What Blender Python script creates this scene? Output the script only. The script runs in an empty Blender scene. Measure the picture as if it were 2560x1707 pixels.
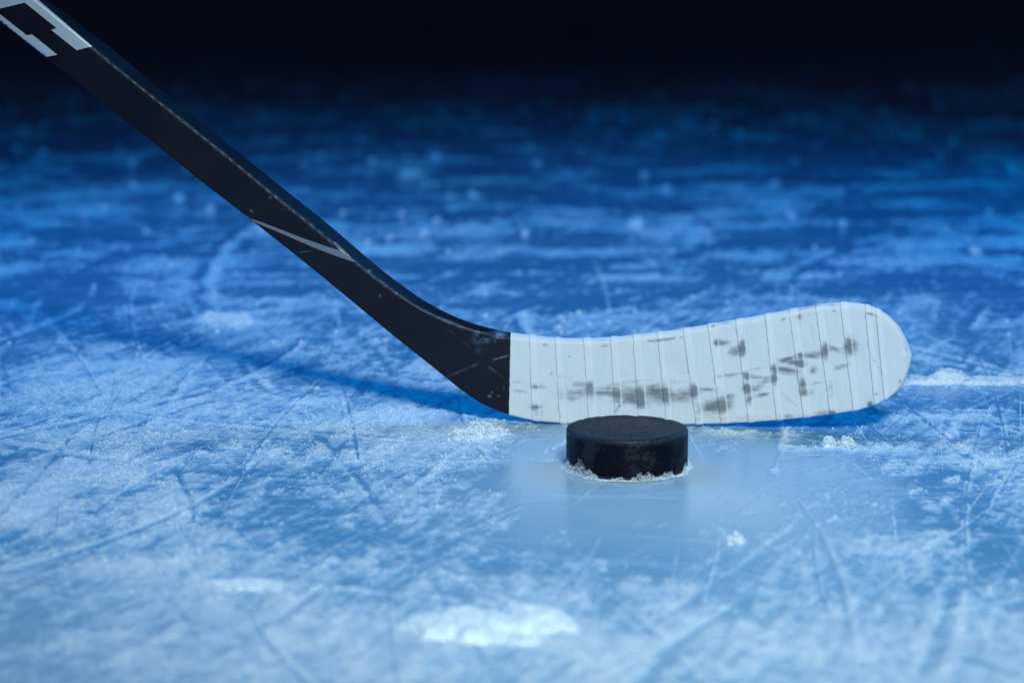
import bpy, bmesh, math, random
import numpy as np
from mathutils import Vector, Matrix
from mathutils.bvhtree import BVHTree

rnd = random.Random(7)
rng = np.random.default_rng(11)
scene = bpy.context.scene
col = scene.collection
R = math.radians

# ------------------------------------------------------------------ camera
CAM = np.array((-0.072, -1.476, 0.354)); PITCH = R(10.5); FPX = 6044.0
cd = bpy.data.cameras.new("camera")
cam = bpy.data.objects.new("camera", cd); col.objects.link(cam)
cam.location = CAM; cam.rotation_euler = (R(90) - PITCH, 0, 0)
cd.sensor_width = 36.0; cd.lens = 36.0 * FPX / 2560.0
cd.clip_start = 0.02; cd.clip_end = 200
cd.dof.use_dof = True; cd.dof.focus_distance = 1.585; cd.dof.aperture_fstop = 5.4
cd.dof.aperture_blades = 9
scene.camera = cam

# ------------------------------------------------------------------ world and lamps of the rink
w = bpy.data.worlds.new("World"); scene.world = w; w.use_nodes = True
w.node_tree.nodes["Background"].inputs[0].default_value = (0.36, 0.46, 1.0, 1)
w.node_tree.nodes["Background"].inputs[1].default_value = 0.009

def spot(name, loc, target, power, color, size, blend, radius):
    l = bpy.data.lights.new(name, 'SPOT'); l.energy = power; l.color = color
    l.spot_size = R(size); l.spot_blend = blend; l.shadow_soft_size = radius
    o = bpy.data.objects.new(name, l); col.objects.link(o)
    o.location = loc
    o.rotation_euler = (Vector(target) - Vector(loc)).to_track_quat('-Z', 'Y').to_euler()
    return o
spot("key_lamp", (0.25, -1.75, 1.30), (0.0, -0.05, 0.0), 240, (0.70, 0.83, 0.85), 38, 1.0, 0.165)
spot("blue_lamp_left", (-1.15, 0.70, 1.15), (-0.1, 0.6, 0), 69, (0.0, 0.345, 1.0), 134, 1.0, 0.45)
spot("blue_lamp_right", (1.1, 0.75, 1.15), (0.1, 0.6, 0), 69, (0.0, 0.345, 1.0), 134, 1.0, 0.45)

scene.view_settings.view_transform = 'Standard'
scene.view_settings.look = 'None'
scene.view_settings.exposure = 0.0
scene.view_settings.gamma = 1.0
scene.cycles.use_denoising = True
scene.cycles.max_bounces = 6

# ------------------------------------------------------------------ photo geometry helpers
FWD = np.array((0, math.cos(PITCH), -math.sin(PITCH)))
UP = np.array((0, math.sin(PITCH), math.cos(PITCH)))
RT = np.array((1.0, 0, 0))
K = 2560.0 / 2352.0
def ray(px, py):
    return FWD + RT * ((px - 1280) / FPX) + UP * ((853.5 - py) / FPX)
def on_ground(px, py):
    d = ray(px, py); t = -CAM[2] / d[2]
    return CAM + d * t
def at_depth(px, py, y):
    d = ray(px, py)
    return CAM + d * ((y - CAM[1]) / d[1])
def to_px(p):
    q = p - CAM
    z = q @ FWD
    return np.stack([1280 + FPX * (q @ RT) / z, 853.5 - FPX * (q @ UP) / z], -1)

# ------------------------------------------------------------------ noise
TAB = np.random.default_rng(3).random((256, 256)).astype(np.float32)
def vnoise(x, y):
    xi = np.floor(x).astype(np.int64); yi = np.floor(y).astype(np.int64)
    fx = (x - xi).astype(np.float32); fy = (y - yi).astype(np.float32)
    fx = fx * fx * (3 - 2 * fx); fy = fy * fy * (3 - 2 * fy)
    a = TAB[xi & 255, yi & 255]; b = TAB[(xi + 1) & 255, yi & 255]
    c = TAB[xi & 255, (yi + 1) & 255]; d = TAB[(xi + 1) & 255, (yi + 1) & 255]
    return (a * (1 - fx) + b * fx) * (1 - fy) + (c * (1 - fx) + d * fx) * fy
def fbm(x, y, o=4, g=0.5):
    s = 0; a = 1; t = 0
    for i in range(o):
        s = s + a * vnoise(x + 17.3 * i, y + 41.7 * i); t += a; a *= g
        x, y = (x * 0.8 - y * 0.6) * 2.03, (x * 0.6 + y * 0.8) * 2.03
    return s / t
def sstep(a, b, x):
    t = np.clip((x - a) / (b - a), 0, 1); return t * t * (3 - 2 * t)

# ------------------------------------------------------------------ node helpers
def new_mat(name):
    m = bpy.data.materials.new(name); m.use_nodes = True
    nt = m.node_tree; b = nt.nodes["Principled BSDF"]
    return m, nt, b
def N(nt, typ, **kw):
    n = nt.nodes.new(typ)
    for k, v in kw.items():
        setattr(n, k, v)
    return n
def setv(n, **kw):
    for k, v in kw.items():
        n.inputs[k.replace("_", " ")].default_value = v
def noise(nt, vec, scale, detail=3, rough=0.55):
    n = N(nt, "ShaderNodeTexNoise"); setv(n, Scale=scale, Detail=detail, Roughness=rough)
    nt.links.new(vec, n.inputs["Vector"]); return n.outputs["Fac"]
def ramp(nt, fac, a, b, lo=0.0, hi=1.0, smooth=True):
    n = N(nt, "ShaderNodeMapRange", interpolation_type='SMOOTHSTEP' if smooth else 'LINEAR')
    nt.links.new(fac, n.inputs[0])
    for i, v in zip((1, 2, 3, 4), (a, b, lo, hi)): n.inputs[i].default_value = v
    return n.outputs[0]
def mth(nt, op, a, b=None, clamp=False):
    n = N(nt, "ShaderNodeMath", operation=op, use_clamp=clamp)
    for i, v in enumerate((a, b)):
        if v is None: continue
        if isinstance(v, (int, float)): n.inputs[i].default_value = v
        else: nt.links.new(v, n.inputs[i])
    return n.outputs[0]
def mixc(nt, fac, a, b):
    n = N(nt, "ShaderNodeMix", data_type='RGBA')
    for s, v in ((n.inputs[0], fac), (n.inputs[6], a), (n.inputs[7], b)):
        if isinstance(v, (int, float)): s.default_value = v
        elif isinstance(v, tuple): s.default_value = (*v, 1)
        else: nt.links.new(v, s)
    return n.outputs[2]
def attr(nt, name):
    return N(nt, "ShaderNodeAttribute", attribute_name=name).outputs["Fac"]
def bump(nt, h, strength, dist, b, nrm=None):
    n = N(nt, "ShaderNodeBump"); n.inputs["Strength"].default_value = strength
    n.inputs["Distance"].default_value = dist
    nt.links.new(h, n.inputs["Height"])
    if nrm is not None: nt.links.new(nrm, n.inputs["Normal"])
    nt.links.new(n.outputs[0], b.inputs["Normal"]); return n.outputs[0]
def objco(nt):
    return N(nt, "ShaderNodeTexCoord").outputs["Object"]

# ice -----------------------------------------------------------------
M = {}
m, nt, b = new_mat("rink_ice"); M['ice'] = m
co = objco(nt); fr = attr(nt, "frost")
g1 = noise(nt, co, 760, 4, 0.75); g2 = noise(nt, co, 130, 4, 0.7)
fm = mth(nt, 'ADD', fr, mth(nt, 'MULTIPLY', mth(nt, 'SUBTRACT', g1, 0.5), mth(nt, 'ADD', mth(nt, 'MULTIPLY', fr, 2.6), 0.12)))
fm = mth(nt, 'ADD', fm, mth(nt, 'MULTIPLY', mth(nt, 'SUBTRACT', g2, 0.5), mth(nt, 'ADD', mth(nt, 'MULTIPLY', fr, 0.8), 0.06)), True)
big = noise(nt, co, 5, 3, 0.5)
clear = mixc(nt, big, (0.065, 0.27, 0.48), (0.11, 0.34, 0.56))
clear = mixc(nt, attr(nt, "milky_sheen"), clear, (0.36, 0.52, 0.62))  # paler wiped ice, with the white tape's reflection painted into its colour
nt.links.new(mixc(nt, fm, clear, (0.72, 0.86, 0.95)), b.inputs["Base Color"])
nt.links.new(ramp(nt, fm, 0.05, 0.6, 0.15, 0.65), b.inputs["Roughness"])
b.inputs["IOR"].default_value = 1.42
hgt = mth(nt, 'MULTIPLY', g1, mth(nt, 'ADD', fm, 0.04))
bump(nt, hgt, 0.9, 0.0012, b)

m, nt, b = new_mat("snow"); M['snow'] = m
co = objco(nt)
nt.links.new(mixc(nt, noise(nt, co, 300), (0.62, 0.74, 0.83), (0.77, 0.86, 0.93)), b.inputs["Base Color"])
setv(b, Roughness=0.5, IOR=1.31)
bump(nt, noise(nt, co, 1100, 3), 0.6, 0.0006, b)

def mark_mat(name, color, lo, hi, dens):
    m, nt, b = new_mat(name); co = objco(nt)
    b.inputs["Base Color"].default_value = (*color, 1); setv(b, Roughness=0.5, IOR=1.31)
    a = mth(nt, 'MULTIPLY', ramp(nt, attr(nt, "edge"), 0.0, 0.6), ramp(nt, noise(nt, co, 210, 5, 0.75), lo, hi))
    a = mth(nt, 'MULTIPLY', a, dens)
    nt.links.new(a, b.inputs["Alpha"]); M[name] = m
mark_mat("skate_cut_white", (0.78, 0.88, 0.94), 0.36, 0.56, 1.0)
mark_mat("skate_cut_clear", (0.16, 0.38, 0.60), 0.30, 0.55, 0.8)

# stick ---------------------------------------------------------------
def black_mat(name, twill):
    m, nt, b = new_mat(name); co = objco(nt)
    rid = attr(nt, "ridge"); sc = attr(nt, "scuff")
    n1 = noise(nt, co, 190, 5, 0.75); n2 = noise(nt, co, 25, 3, 0.5); n3 = noise(nt, co, 750, 2, 0.6)
    rot = N(nt, "ShaderNodeMapping"); rot.inputs["Rotation"].default_value = (0, R(-38), 0); rot.inputs["Scale"].default_value = (.06, 1, 1)
    nt.links.new(co, rot.inputs["Vector"]); n4 = noise(nt, rot.outputs[0], 1400, 3, 0.7)
    wear = mth(nt, 'MULTIPLY', rid, mth(nt, 'MULTIPLY', ramp(nt, n4, 0.44, 0.64, 0.05, 0.9), ramp(nt, n1, 0.42, 0.6, 0.25, 1.0)))
    wear = mth(nt, 'MULTIPLY', wear, ramp(nt, n2, 0.38, 0.60, 0.25, 1.0))
    spk = ramp(nt, n3, 0.735, 0.77, 0, 0.5)
    spk = mth(nt, 'MULTIPLY', spk, ramp(nt, n2, 0.45, 0.65))
    scf = mth(nt, 'MULTIPLY', sc, ramp(nt, n1, 0.40, 0.58))
    tot = mth(nt, 'ADD', mth(nt, 'ADD', wear, spk), scf, True)
    nt.links.new(mixc(nt, tot, (0.0035, 0.004, 0.010), (0.10, 0.17, 0.29)), b.inputs["Base Color"])
    nt.links.new(ramp(nt, n2, 0.3, 0.7, 0.42, 0.56), b.inputs["Roughness"])
    b.inputs["Specular IOR Level"].default_value = 0.30
    if twill:
        wv = N(nt, "ShaderNodeTexWave", wave_type='BANDS', bands_direction='X'); setv(wv, Scale=190.0, Distortion=0.6)
        mp = N(nt, "ShaderNodeMapping"); mp.inputs["Rotation"].default_value = (0, R(38), 0)
        nt.links.new(co, mp.inputs["Vector"]); nt.links.new(mp.outputs[0], wv.inputs["Vector"])
        h = mth(nt, 'ADD', wv.outputs["Fac"], mth(nt, 'MULTIPLY', n1, 0.6))
        bump(nt, h, 0.30, 0.0004, b)
    else:
        bump(nt, n1, 0.12, 0.0006, b)
    M[name] = m
black_mat("carbon_shaft", True); black_mat("black_blade", False)

m, nt, b = new_mat("cloth_tape"); M['tape'] = m
co = objco(nt); sm = attr(nt, "smudge"); ed = attr(nt, "seam")
n1 = noise(nt, co, 420, 4, 0.7); n2 = noise(nt, co, 60, 3, 0.6)
mp = N(nt, "ShaderNodeMapping"); mp.inputs["Scale"].default_value = (1, 1, 0.07)
nt.links.new(co, mp.inputs["Vector"]); thr = noise(nt, mp.outputs[0], 900, 2, 0.6)
mp2 = N(nt, "ShaderNodeMapping"); mp2.inputs["Scale"].default_value = (0.16, 1, 1); mp2.inputs["Rotation"].default_value = (0, R(4), 0)
nt.links.new(co, mp2.inputs["Vector"]); strk = noise(nt, mp2.outputs[0], 620, 4, 0.65)
brk = mth(nt, 'ADD', mth(nt, 'MULTIPLY', strk, 0.55), mth(nt, 'MULTIPLY', n1, 0.45))
d = ramp(nt, mth(nt, 'ADD', sm, mth(nt, 'MULTIPLY', mth(nt, 'SUBTRACT', brk, 0.5), 1.35)), 0.10, 1.02)
d = mth(nt, 'MULTIPLY', mth(nt, 'MULTIPLY', d, ramp(nt, sm, 0.0, 0.28)), 0.78)
base = mixc(nt, n2, (0.56, 0.62, 0.68), (0.67, 0.72, 0.76))
base = mixc(nt, mth(nt, 'MULTIPLY', thr, 0.16), base, (0.42, 0.52, 0.62))
base = mixc(nt, mth(nt, 'MULTIPLY', attr(nt, 'lapped'), 0.18), base, (0.84, 0.87, 0.86))
c = mixc(nt, mth(nt, 'MULTIPLY', d, 1.0, True), base, (0.060, 0.075, 0.095))
c = mixc(nt, mth(nt, 'MULTIPLY', ed, 0.40), c, (0.12, 0.17, 0.22))
nt.links.new(c, b.inputs["Base Color"]); setv(b, Roughness=0.85)
b.inputs["Specular IOR Level"].default_value = 0.2
b.inputs["Sheen Weight"].default_value = 0.08
mp3 = N(nt, "ShaderNodeMapping"); mp3.inputs["Scale"].default_value = (1, 1, 0.22); mp3.inputs["Rotation"].default_value = (0, R(-7), 0)
nt.links.new(co, mp3.inputs["Vector"]); crs = noise(nt, mp3.outputs[0], 110, 3, 0.6)
b1 = bump(nt, crs, 0.30, 0.0022, b)
bump(nt, mth(nt, 'ADD', thr, n1), 0.40, 0.0005, b, b1)

def paint(name, color, rough, dots=False):
    m, nt, b = new_mat(name); co = objco(nt)
    n1 = noise(nt, co, 260, 4, 0.7); n2 = noise(nt, co, 1500, 2)
    f = ramp(nt, n1, 0.70, 0.76)
    c = mixc(nt, n1, tuple(v * 0.9 for v in color), color)
    nt.links.new(mixc(nt, f, c, (0.03, 0.04, 0.05)), b.inputs["Base Color"])
    b.inputs["Roughness"].default_value = rough
    bump(nt, n2, 0.1, 0.0002, b); M[name] = m
paint("white_print", (0.52, 0.60, 0.66), 0.28)
paint("silver_print", (0.15, 0.175, 0.23), 0.4)

# puck ----------------------------------------------------------------
m, nt, b = new_mat("puck_rubber"); M['rubber'] = m
co = objco(nt); u = attr(nt, "around"); vz = attr(nt, "high"); side = attr(nt, "side")
n1 = noise(nt, co, 60, 5, 0.65); n2 = noise(nt, co, 420, 4, 0.7)
vor = N(nt, "ShaderNodeTexVoronoi"); setv(vor, Scale=105.0, Randomness=1.0); nt.links.new(co, vor.inputs["Vector"])
pit = ramp(nt, vor.outputs["Distance"], 0.11, 0.19, 1, 0)
pit = mth(nt, 'MULTIPLY', mth(nt, 'MULTIPLY', pit, ramp(nt, n1, 0.42, 0.47)), mth(nt, 'SUBTRACT', 1.0, side))
k1 = mth(nt, 'SINE', mth(nt, 'MULTIPLY', mth(nt, 'ADD', u, vz), 2500.0))
k2 = mth(nt, 'SINE', mth(nt, 'MULTIPLY', mth(nt, 'SUBTRACT', u, vz), 2500.0))
kn = mth(nt, 'MULTIPLY', mth(nt, 'MULTIPLY', k1, k2), side)
kmask = ramp(nt, n1, 0.46, 0.60)
kn = mth(nt, 'MULTIPLY', kn, kmask)
frost = mth(nt, 'MULTIPLY', mth(nt, 'MULTIPLY', ramp(nt, kn, 0.25, 0.9), ramp(nt, n1, 0.50, 0.64)), 0.22)
frost = mth(nt, 'ADD', frost, mth(nt, 'MULTIPLY', ramp(nt, n2, 0.62, 0.75), mth(nt, 'MULTIPLY', side, 0.06)))
base = mixc(nt, n1, (0.008, 0.010, 0.017), (0.019, 0.023, 0.037))  # top face: its cool grazing sheen is painted in as a lighter, bluer colour
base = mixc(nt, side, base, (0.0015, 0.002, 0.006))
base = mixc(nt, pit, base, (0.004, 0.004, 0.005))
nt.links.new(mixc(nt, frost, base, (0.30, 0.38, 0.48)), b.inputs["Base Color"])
nt.links.new(ramp(nt, n2, 0.3, 0.7, 0.36, 0.56), b.inputs["Roughness"])
h = mth(nt, 'SUBTRACT', mth(nt, 'ADD', mth(nt, 'MULTIPLY', n2, 0.35), mth(nt, 'MULTIPLY', kn, 0.35)), mth(nt, 'MULTIPLY', pit, 1.4))
nt.links.new(ramp(nt, side, 0, 1, 0.32, 0.14), b.inputs['Specular IOR Level'])
bump(nt, h, 0.7, 0.0008, b)

# ------------------------------------------------------------------ mesh helpers
def mesh_obj(name, V, F, mat, parent=None, smooth=True, attrs=None):
    """V (n,3) array; F (m,k) int array of triangles or quads."""
    V = np.ascontiguousarray(V, dtype=np.float32); F = np.ascontiguousarray(F, dtype=np.int32)
    me = bpy.data.meshes.new(name); k = F.shape[1]
    me.vertices.add(len(V)); me.vertices.foreach_set("co", V.ravel())
    me.loops.add(F.size); me.loops.foreach_set("vertex_index", F.ravel())
    me.polygons.add(len(F)); me.polygons.foreach_set("loop_start", np.arange(0, F.size, k, dtype=np.int32))
    me.polygons.foreach_set("use_smooth", np.full(len(F), smooth))
    me.update(calc_edges=True); me.validate()
    for a, d in (attrs or {}).items():
        at = me.attributes.new(a, 'FLOAT', 'POINT')
        at.data.foreach_set("value", np.ascontiguousarray(d, dtype=np.float32).ravel())
    me.materials.append(mat)
    o = bpy.data.objects.new(name, me); col.objects.link(o)
    if parent is not None: o.parent = parent
    return o
def grid_faces(nu, nv, wrap_v=False):
    i = np.arange(nu - 1)[:, None]; j = np.arange(nv if wrap_v else nv - 1)[None, :]
    j2 = (j + 1) % nv
    return np.stack([i * nv + j + 0 * i, i * nv + j2, (i + 1) * nv + j2, (i + 1) * nv + j], -1).reshape(-1, 4)
def tag(o, label, cat, group=None):
    o['label'] = label; o['category'] = cat
    if group: o['group'] = group
def kind(o, k, label, cat=None):
    o['kind'] = k; o['label'] = label
    if cat: o['category'] = cat

# ------------------------------------------------------------------ the ice
def axis(lo, hi, step, far_lo, far_hi, g):
    a = list(np.arange(lo, hi + 1e-9, step))
    s = step; x = a[-1]
    while x < far_hi: s *= g; x += s; a.append(x)
    s = step; x = a[0]; pre = []
    while x > far_lo: s *= g; x -= s; pre.append(x)
    return np.array(pre[::-1] + a)
xs = axis(-0.43, 0.36, 0.0009, -14, 14, 1.028)
ys = axis(-0.52, 0.45, 0.0020, -6, 26, 1.016)
GX, GY = np.meshgrid(xs, ys, indexing='ij')

def frost_map(x, y):
    wx = x + 0.02 * (fbm(x * 9, y * 9, 3) - 0.5); wy = y + 0.02 * (fbm(x * 9 + 50, y * 9, 3) - 0.5)
    f = 0.18 * fbm(wx * 9, wy * 5, 3, 0.6) + 0.20 * fbm(wx * 38 + 7, wy * 22, 4, 0.7)
    acc = 0
    for ang, ac, al, wgt in ((72, 170, 7, .30), (60, 260, 12, .22), (108, 200, 9, .15), (20, 150, 8, .14), (-12, 160, 8, .18)):
        c, s = math.cos(R(ang)), math.sin(R(ang))
        acc = acc + wgt * fbm((wx * c + wy * s) * al + ang, (-wx * s + wy * c) * ac, 3, 0.6)
    far = sstep(.30, .9, y)
    return f + 0.76 * acc + far * (.78 * (fbm(wx * 10 + 3, wy * 13, 4, .62) - .5) + .60 * (fbm((wx + .18 * wy) * 12 + 3, (wy - .18 * wx) * 60, 3, .6) - .5) + .30 * (fbm(wx * 60 + 3, wy * 34, 3, .6) - .5) - .05)
F0 = frost_map(GX, GY)

# patches of snow and of clean ice, by where they lie in the photograph (2352-wide pixels)
patches = [
 (260, 1060, 300, 130, .03), (120, 1000, 120, 26, .18), (420, 1000, 110, 16, .18), (600, 1050, 80, 16, .18), (800, 1050, 110, 22, .14), (60, 1180, 80, 40, .18), (250, 1300, 160, 20, .14), (900, 955, 80, 12, .18), (700, 925, 90, 9, .2), (250, 940, 120, 9, .2), (2000, 1260, 120, 14, .14), (2200, 960, 140, 8, .2), (480, 650, 120, 12, .2), (300, 840, 120, 9, .18), (700, 690, 90, 9, .16), (1500, 640, 120, 8, .14), (1900, 600, 120, 8, .16),
 (1095, 1000, 60, 16, .55), (1010, 1020, 170, 34, .16), (640, 960, 260, 40, .10), (150, 880, 180, 36, .14),
 (390, 1160, 70, 45, .20), (130, 1100, 90, 55, .18), (290, 1085, 60, 26, .16), (330, 1180, 180, 60, .08), (760, 985, 120, 20, .10),
 (1440, 1140, 230, 95, -.30), (1720, 1070, 170, 45, -.24), (1240, 1090, 90, 70, -.22), (1500, 1260, 240, 45, -.14),
 (2120, 1110, 160, 30, -.14), (470, 1010, 60, 18, -.16), (520, 1140, 40, 40, -.16), (700, 1200, 120, 60, -.08),
 (1950, 1032, 240, 9, .26), (2250, 1060, 110, 9, .24), (2240, 878, 150, 7, .40), (1980, 965, 120, 9, .2),
 (1680, 996, 90, 7, .30), (1140, 1440, 150, 26, .55), (570, 1345, 70, 10, .40), (1690, 1243, 20, 9, .35),
 (1500, 1500, 600, 60, .07), (600, 1480, 500, 60, .05), (2250, 1200, 90, 60, -.10),
 (520, 740, 80, 15, .30), (560, 610, 60, 9, .18), (945, 405, 34, 6, .50), (850, 402, 18, 5, .3), (350, 425, 90, 12, .26),
 (200, 470, 150, 18, .18), (1080, 595, 90, 7, .28), (1285, 515, 50, 6, .22), (1500, 435, 120, 8, .20), (880, 580, 50, 7, .2),
 (620, 330, 35, 8, .30), (180, 280, 90, 9, .22), (1080, 455, 45, 6, .22), (1900, 480, 200, 14, .12), (2200, 420, 150, 12, .14),
 (100, 330, 200, 20, -.16), (1350, 470, 140, 14, -.12), (1200, 400, 200, 14, -.12), (2250, 700, 150, 20, -.06),
 (1500, 560, 180, 12, -.06), (300, 540, 200, 16, -.1), (120, 680, 200, 26, -.12), (330, 770, 160, 14, -.12), (1250, 330, 300, 9, -.1)]
sk = 0.6 * (fbm(GX * 45, GY * 22 + 9, 3) - .5)
for px, py, rx, ry, a in patches:
    c0 = on_ground(px * K, py * K); e = on_ground((px + rx) * K, py * K); n = on_ground(px * K, (py - ry) * K)
    sx = e[0] - c0[0]; sy = n[1] - c0[1]
    ia, ib = np.searchsorted(xs, (c0[0] - 3.4 * sx, c0[0] + 3.4 * sx)); ja, jb = np.searchsorted(ys, (c0[1] - 3.4 * sy, c0[1] + 3.4 * sy))
    q = ((GX[ia:ib, ja:jb] - c0[0]) / sx + sk[ia:ib, ja:jb] * 2) ** 2 + ((GY[ia:ib, ja:jb] - c0[1]) / sy + sk[ia:ib, ja:jb]) ** 2
    F0[ia:ib, ja:jb] += a * np.exp(-np.minimum(q, 40))

# broad skate sweeps: wide shallow scrapes, clean on one side and with shavings on the other
for i in range(230):
    far = i % 3 == 0
    cx0 = rng.uniform(-0.5, 0.45) if not far else rng.uniform(-1.2, 1.1)
    cy0 = rng.uniform(-0.5, 0.7) if not far else rng.uniform(0.4, 4.0)
    th = R(rng.normal(70, 20)) if rng.random() < .6 else rng.uniform(0, math.pi)
    rad = rng.uniform(0.4, 2.5) * rng.choice((-1, 1)); ln = rng.uniform(0.04, 0.22) * (1 + far)
    wd = rng.uniform(0.0010, 0.0045) * (1 + 1.5 * far); amp = rng.normal(0, 0.13)
    c, s = math.cos(th), math.sin(th)
    ia, ib = np.searchsorted(xs, (cx0 - 1.25 * ln, cx0 + 1.25 * ln)); ja, jb = np.searchsorted(ys, (cy0 - 1.25 * ln, cy0 + 1.25 * ln))
    X_, Y_ = GX[ia:ib, ja:jb] - cx0, GY[ia:ib, ja:jb] - cy0
    al = X_ * c + Y_ * s; ac = -X_ * s + Y_ * c
    ac = ac - al * al / (2 * rad)
    mask = np.exp(-np.clip(np.abs(al) / ln * 1.25, 0, 3) ** 6)
    F0[ia:ib, ja:jb] += mask * amp * (np.exp(-np.minimum((ac / wd) ** 2, 30)) - 0.8 * np.exp(-np.minimum(((ac - 1.6 * wd) / wd) ** 2, 30)))
# a few known deep cuts in the left foreground
cut = np.zeros_like(F0)
for pts, wd in (([(0, 1185), (120, 1060), (180, 985), (300, 925), (440, 830)], .0016), ([(205, 1070), (215, 1000), (225, 965)], .0007), ([(300, 965), (370, 1030)], .0007),
            ([(0, 1255), (150, 1150), (330, 1040), (480, 950), (600, 900)], .0011), ([(400, 1080), (440, 1150), (445, 1200)], .0014)):
    g = np.array([on_ground(a * K, b * K)[:2] for a, b in pts])
    t = np.linspace(0, len(g) - 1, 60); gg = np.stack([np.interp(t, range(len(g)), g[:, 0]), np.interp(t, range(len(g)), g[:, 1])], -1)
    for _ in range(6): gg[1:-1] = (gg[:-2] + 2 * gg[1:-1] + gg[2:]) / 4
    lo = gg.min(0) - .02; hi = gg.max(0) + .02
    ia, ib = np.searchsorted(xs, (lo[0], hi[0])); ja, jb = np.searchsorted(ys, (lo[1], hi[1]))
    sx_, sy_ = GX[ia:ib, ja:jb], GY[ia:ib, ja:jb]; best = np.full(sx_.shape, 9.0)
    for p, q in zip(gg[:-1], gg[1:]):
        dd = q - p; L2 = dd @ dd
        t = np.clip(((sx_ - p[0]) * dd[0] + (sy_ - p[1]) * dd[1]) / L2, 0, 1)
        best = np.minimum(best, np.hypot(sx_ - p[0] - t * dd[0], sy_ - p[1] - t * dd[1]))
    cut[ia:ib, ja:jb] = np.maximum(cut[ia:ib, ja:jb], np.exp(-(best / wd) ** 2))
# skate cuts with depth: a groove with shavings thrown up along both sides
for i in range(110):
    cx0 = rng.uniform(-0.46, 0.40); cy0 = rng.uniform(-0.45, 0.9)
    if math.hypot((cx0 - .03) / .16, (cy0 + .02) / .18) < 1: continue
    if cy0 < -.10 and rng.random() < .85: continue
    th = R(rng.normal(68, 18)) if rng.random() < .65 else rng.uniform(0, math.pi)
    rad = rng.uniform(1.2, 6.0) * rng.choice((-1, 1)); ln = rng.uniform(0.06, 0.30); wd = rng.uniform(.0006, .0013)
    c, s = math.cos(th), math.sin(th)
    ia, ib = np.searchsorted(xs, (cx0 - ln, cx0 + ln)); ja, jb = np.searchsorted(ys, (cy0 - ln, cy0 + ln))
    X_, Y_ = GX[ia:ib, ja:jb], GY[ia:ib, ja:jb]
    al = (X_ - cx0) * c + (Y_ - cy0) * s; ac = -(X_ - cx0) * s + (Y_ - cy0) * c - al * al / (2 * rad)
    mask = np.exp(-np.clip(np.abs(al) / ln * 1.3, 0, 3) ** 6)
    g_ = np.exp(-np.minimum((ac / wd) ** 2, 30)); sd = 1 if rng.random() < .5 else -1
    e_ = np.exp(-np.minimum(((ac * sd - 2.4 * wd) / (1.5 * wd)) ** 2, 30)) + .5 * np.exp(-np.minimum(((-ac * sd - 2.0 * wd) / wd) ** 2, 30))
    F0[ia:ib, ja:jb] += mask * (.34 * e_ * sstep(.42, .62, fbm(X_ * 120, Y_ * 70, 3, .6)) - .14 * g_)
    cut[ia:ib, ja:jb] = np.maximum(cut[ia:ib, ja:jb], .20 * mask * g_)
mean_f = 0.55
fine = fbm(GX * 170, GY * 120, 3, 0.65)
FR = sstep(mean_f - 0.08, mean_f + 0.27, F0 + 0.26 * (fine - 0.5))
FR = np.clip(FR - 0.55 * cut, 0, 1)
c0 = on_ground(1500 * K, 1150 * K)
MILK_SHEEN = np.exp(-((GX - c0[0]) / .13) ** 2 - ((GY - c0[1] - .02) / .17) ** 2 + .8 * (fbm(GX * 16, GY * 12, 3) - .5))  # round the puck: tape reflection and wet sheen put into the ice colour
MILK_SHEEN = np.clip(np.maximum(MILK_SHEEN, .60 * sstep(-.12, -.38, GY + .15 * (fbm(GX * 9, GY * 9, 3) - .5))), 0, 1)
dist = np.hypot(GX + .07, GY + 1.47)
detail = 1 / (1 + np.maximum(0, dist - 2.2) * 1.2)
lump = fbm(GX * 330, GY * 200, 3, 0.8)
HZ = (FR * (0.20 + 1.2 * lump) * 0.0009 * (1 + 1.5 / detail * 0.6) - 0.0009 * cut + 0.0003 * (fbm(GX * 14, GY * 14, 3) - .5))
ice = mesh_obj("ice", np.stack([GX, GY, HZ], -1).reshape(-1, 3), grid_faces(len(xs), len(ys))[:, ::-1], M['ice'], attrs={"frost": FR, "milky_sheen": MILK_SHEEN})
kind(ice, 'structure', 'scraped blue-white rink ice with frost and skate marks')

def samp(A, x, y):
    i = np.clip(np.searchsorted(xs, x) - 1, 0, len(xs) - 2); j = np.clip(np.searchsorted(ys, y) - 1, 0, len(ys) - 2)
    u = (x - xs[i]) / (xs[i + 1] - xs[i]); v = (y - ys[j]) / (ys[j + 1] - ys[j])
    return (A[i, j] * (1 - u) + A[i + 1, j] * u) * (1 - v) + (A[i, j + 1] * (1 - u) + A[i + 1, j + 1] * u) * v

# thin skate cuts: narrow ribbons of scraped ice following the surface
def ribbons(name, specs, mat):
    Vs, Fs, E = [], [], []; base = 0
    for pts, wd in specs:
        d = np.gradient(pts, axis=0); d /= np.linalg.norm(d, axis=1)[:, None] + 1e-9
        nrm = np.stack([-d[:, 1], d[:, 0]], -1)
        n = len(pts); taper = np.sin(np.linspace(0, math.pi, n)) ** 0.4
        wv = wd * (0.45 + 0.9 * fbm(np.linspace(0, 9, n) + rnd.random() * 90, np.zeros(n), 2)) * (0.3 + 0.7 * taper)
        rows = []
        for k, e in ((-1, 0), (0, 1), (1, 0)):
            p = pts + nrm * (wv * k)[:, None]
            z = samp(HZ, p[:, 0], p[:, 1]) + (0.00035 if e else 0.0002)
            rows.append(np.column_stack([p, z])); 
        Vs.append(np.stack(rows, 1).reshape(-1, 3)); E.append(np.tile([0., 1., 0.], n) * np.repeat(taper, 3))
        Fs.append(grid_faces(n, 3)[:, ::-1] + base); base += 3 * n
    return mesh_obj(name, np.concatenate(Vs), np.concatenate(Fs), mat, attrs={"edge": np.concatenate(E)})
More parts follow.
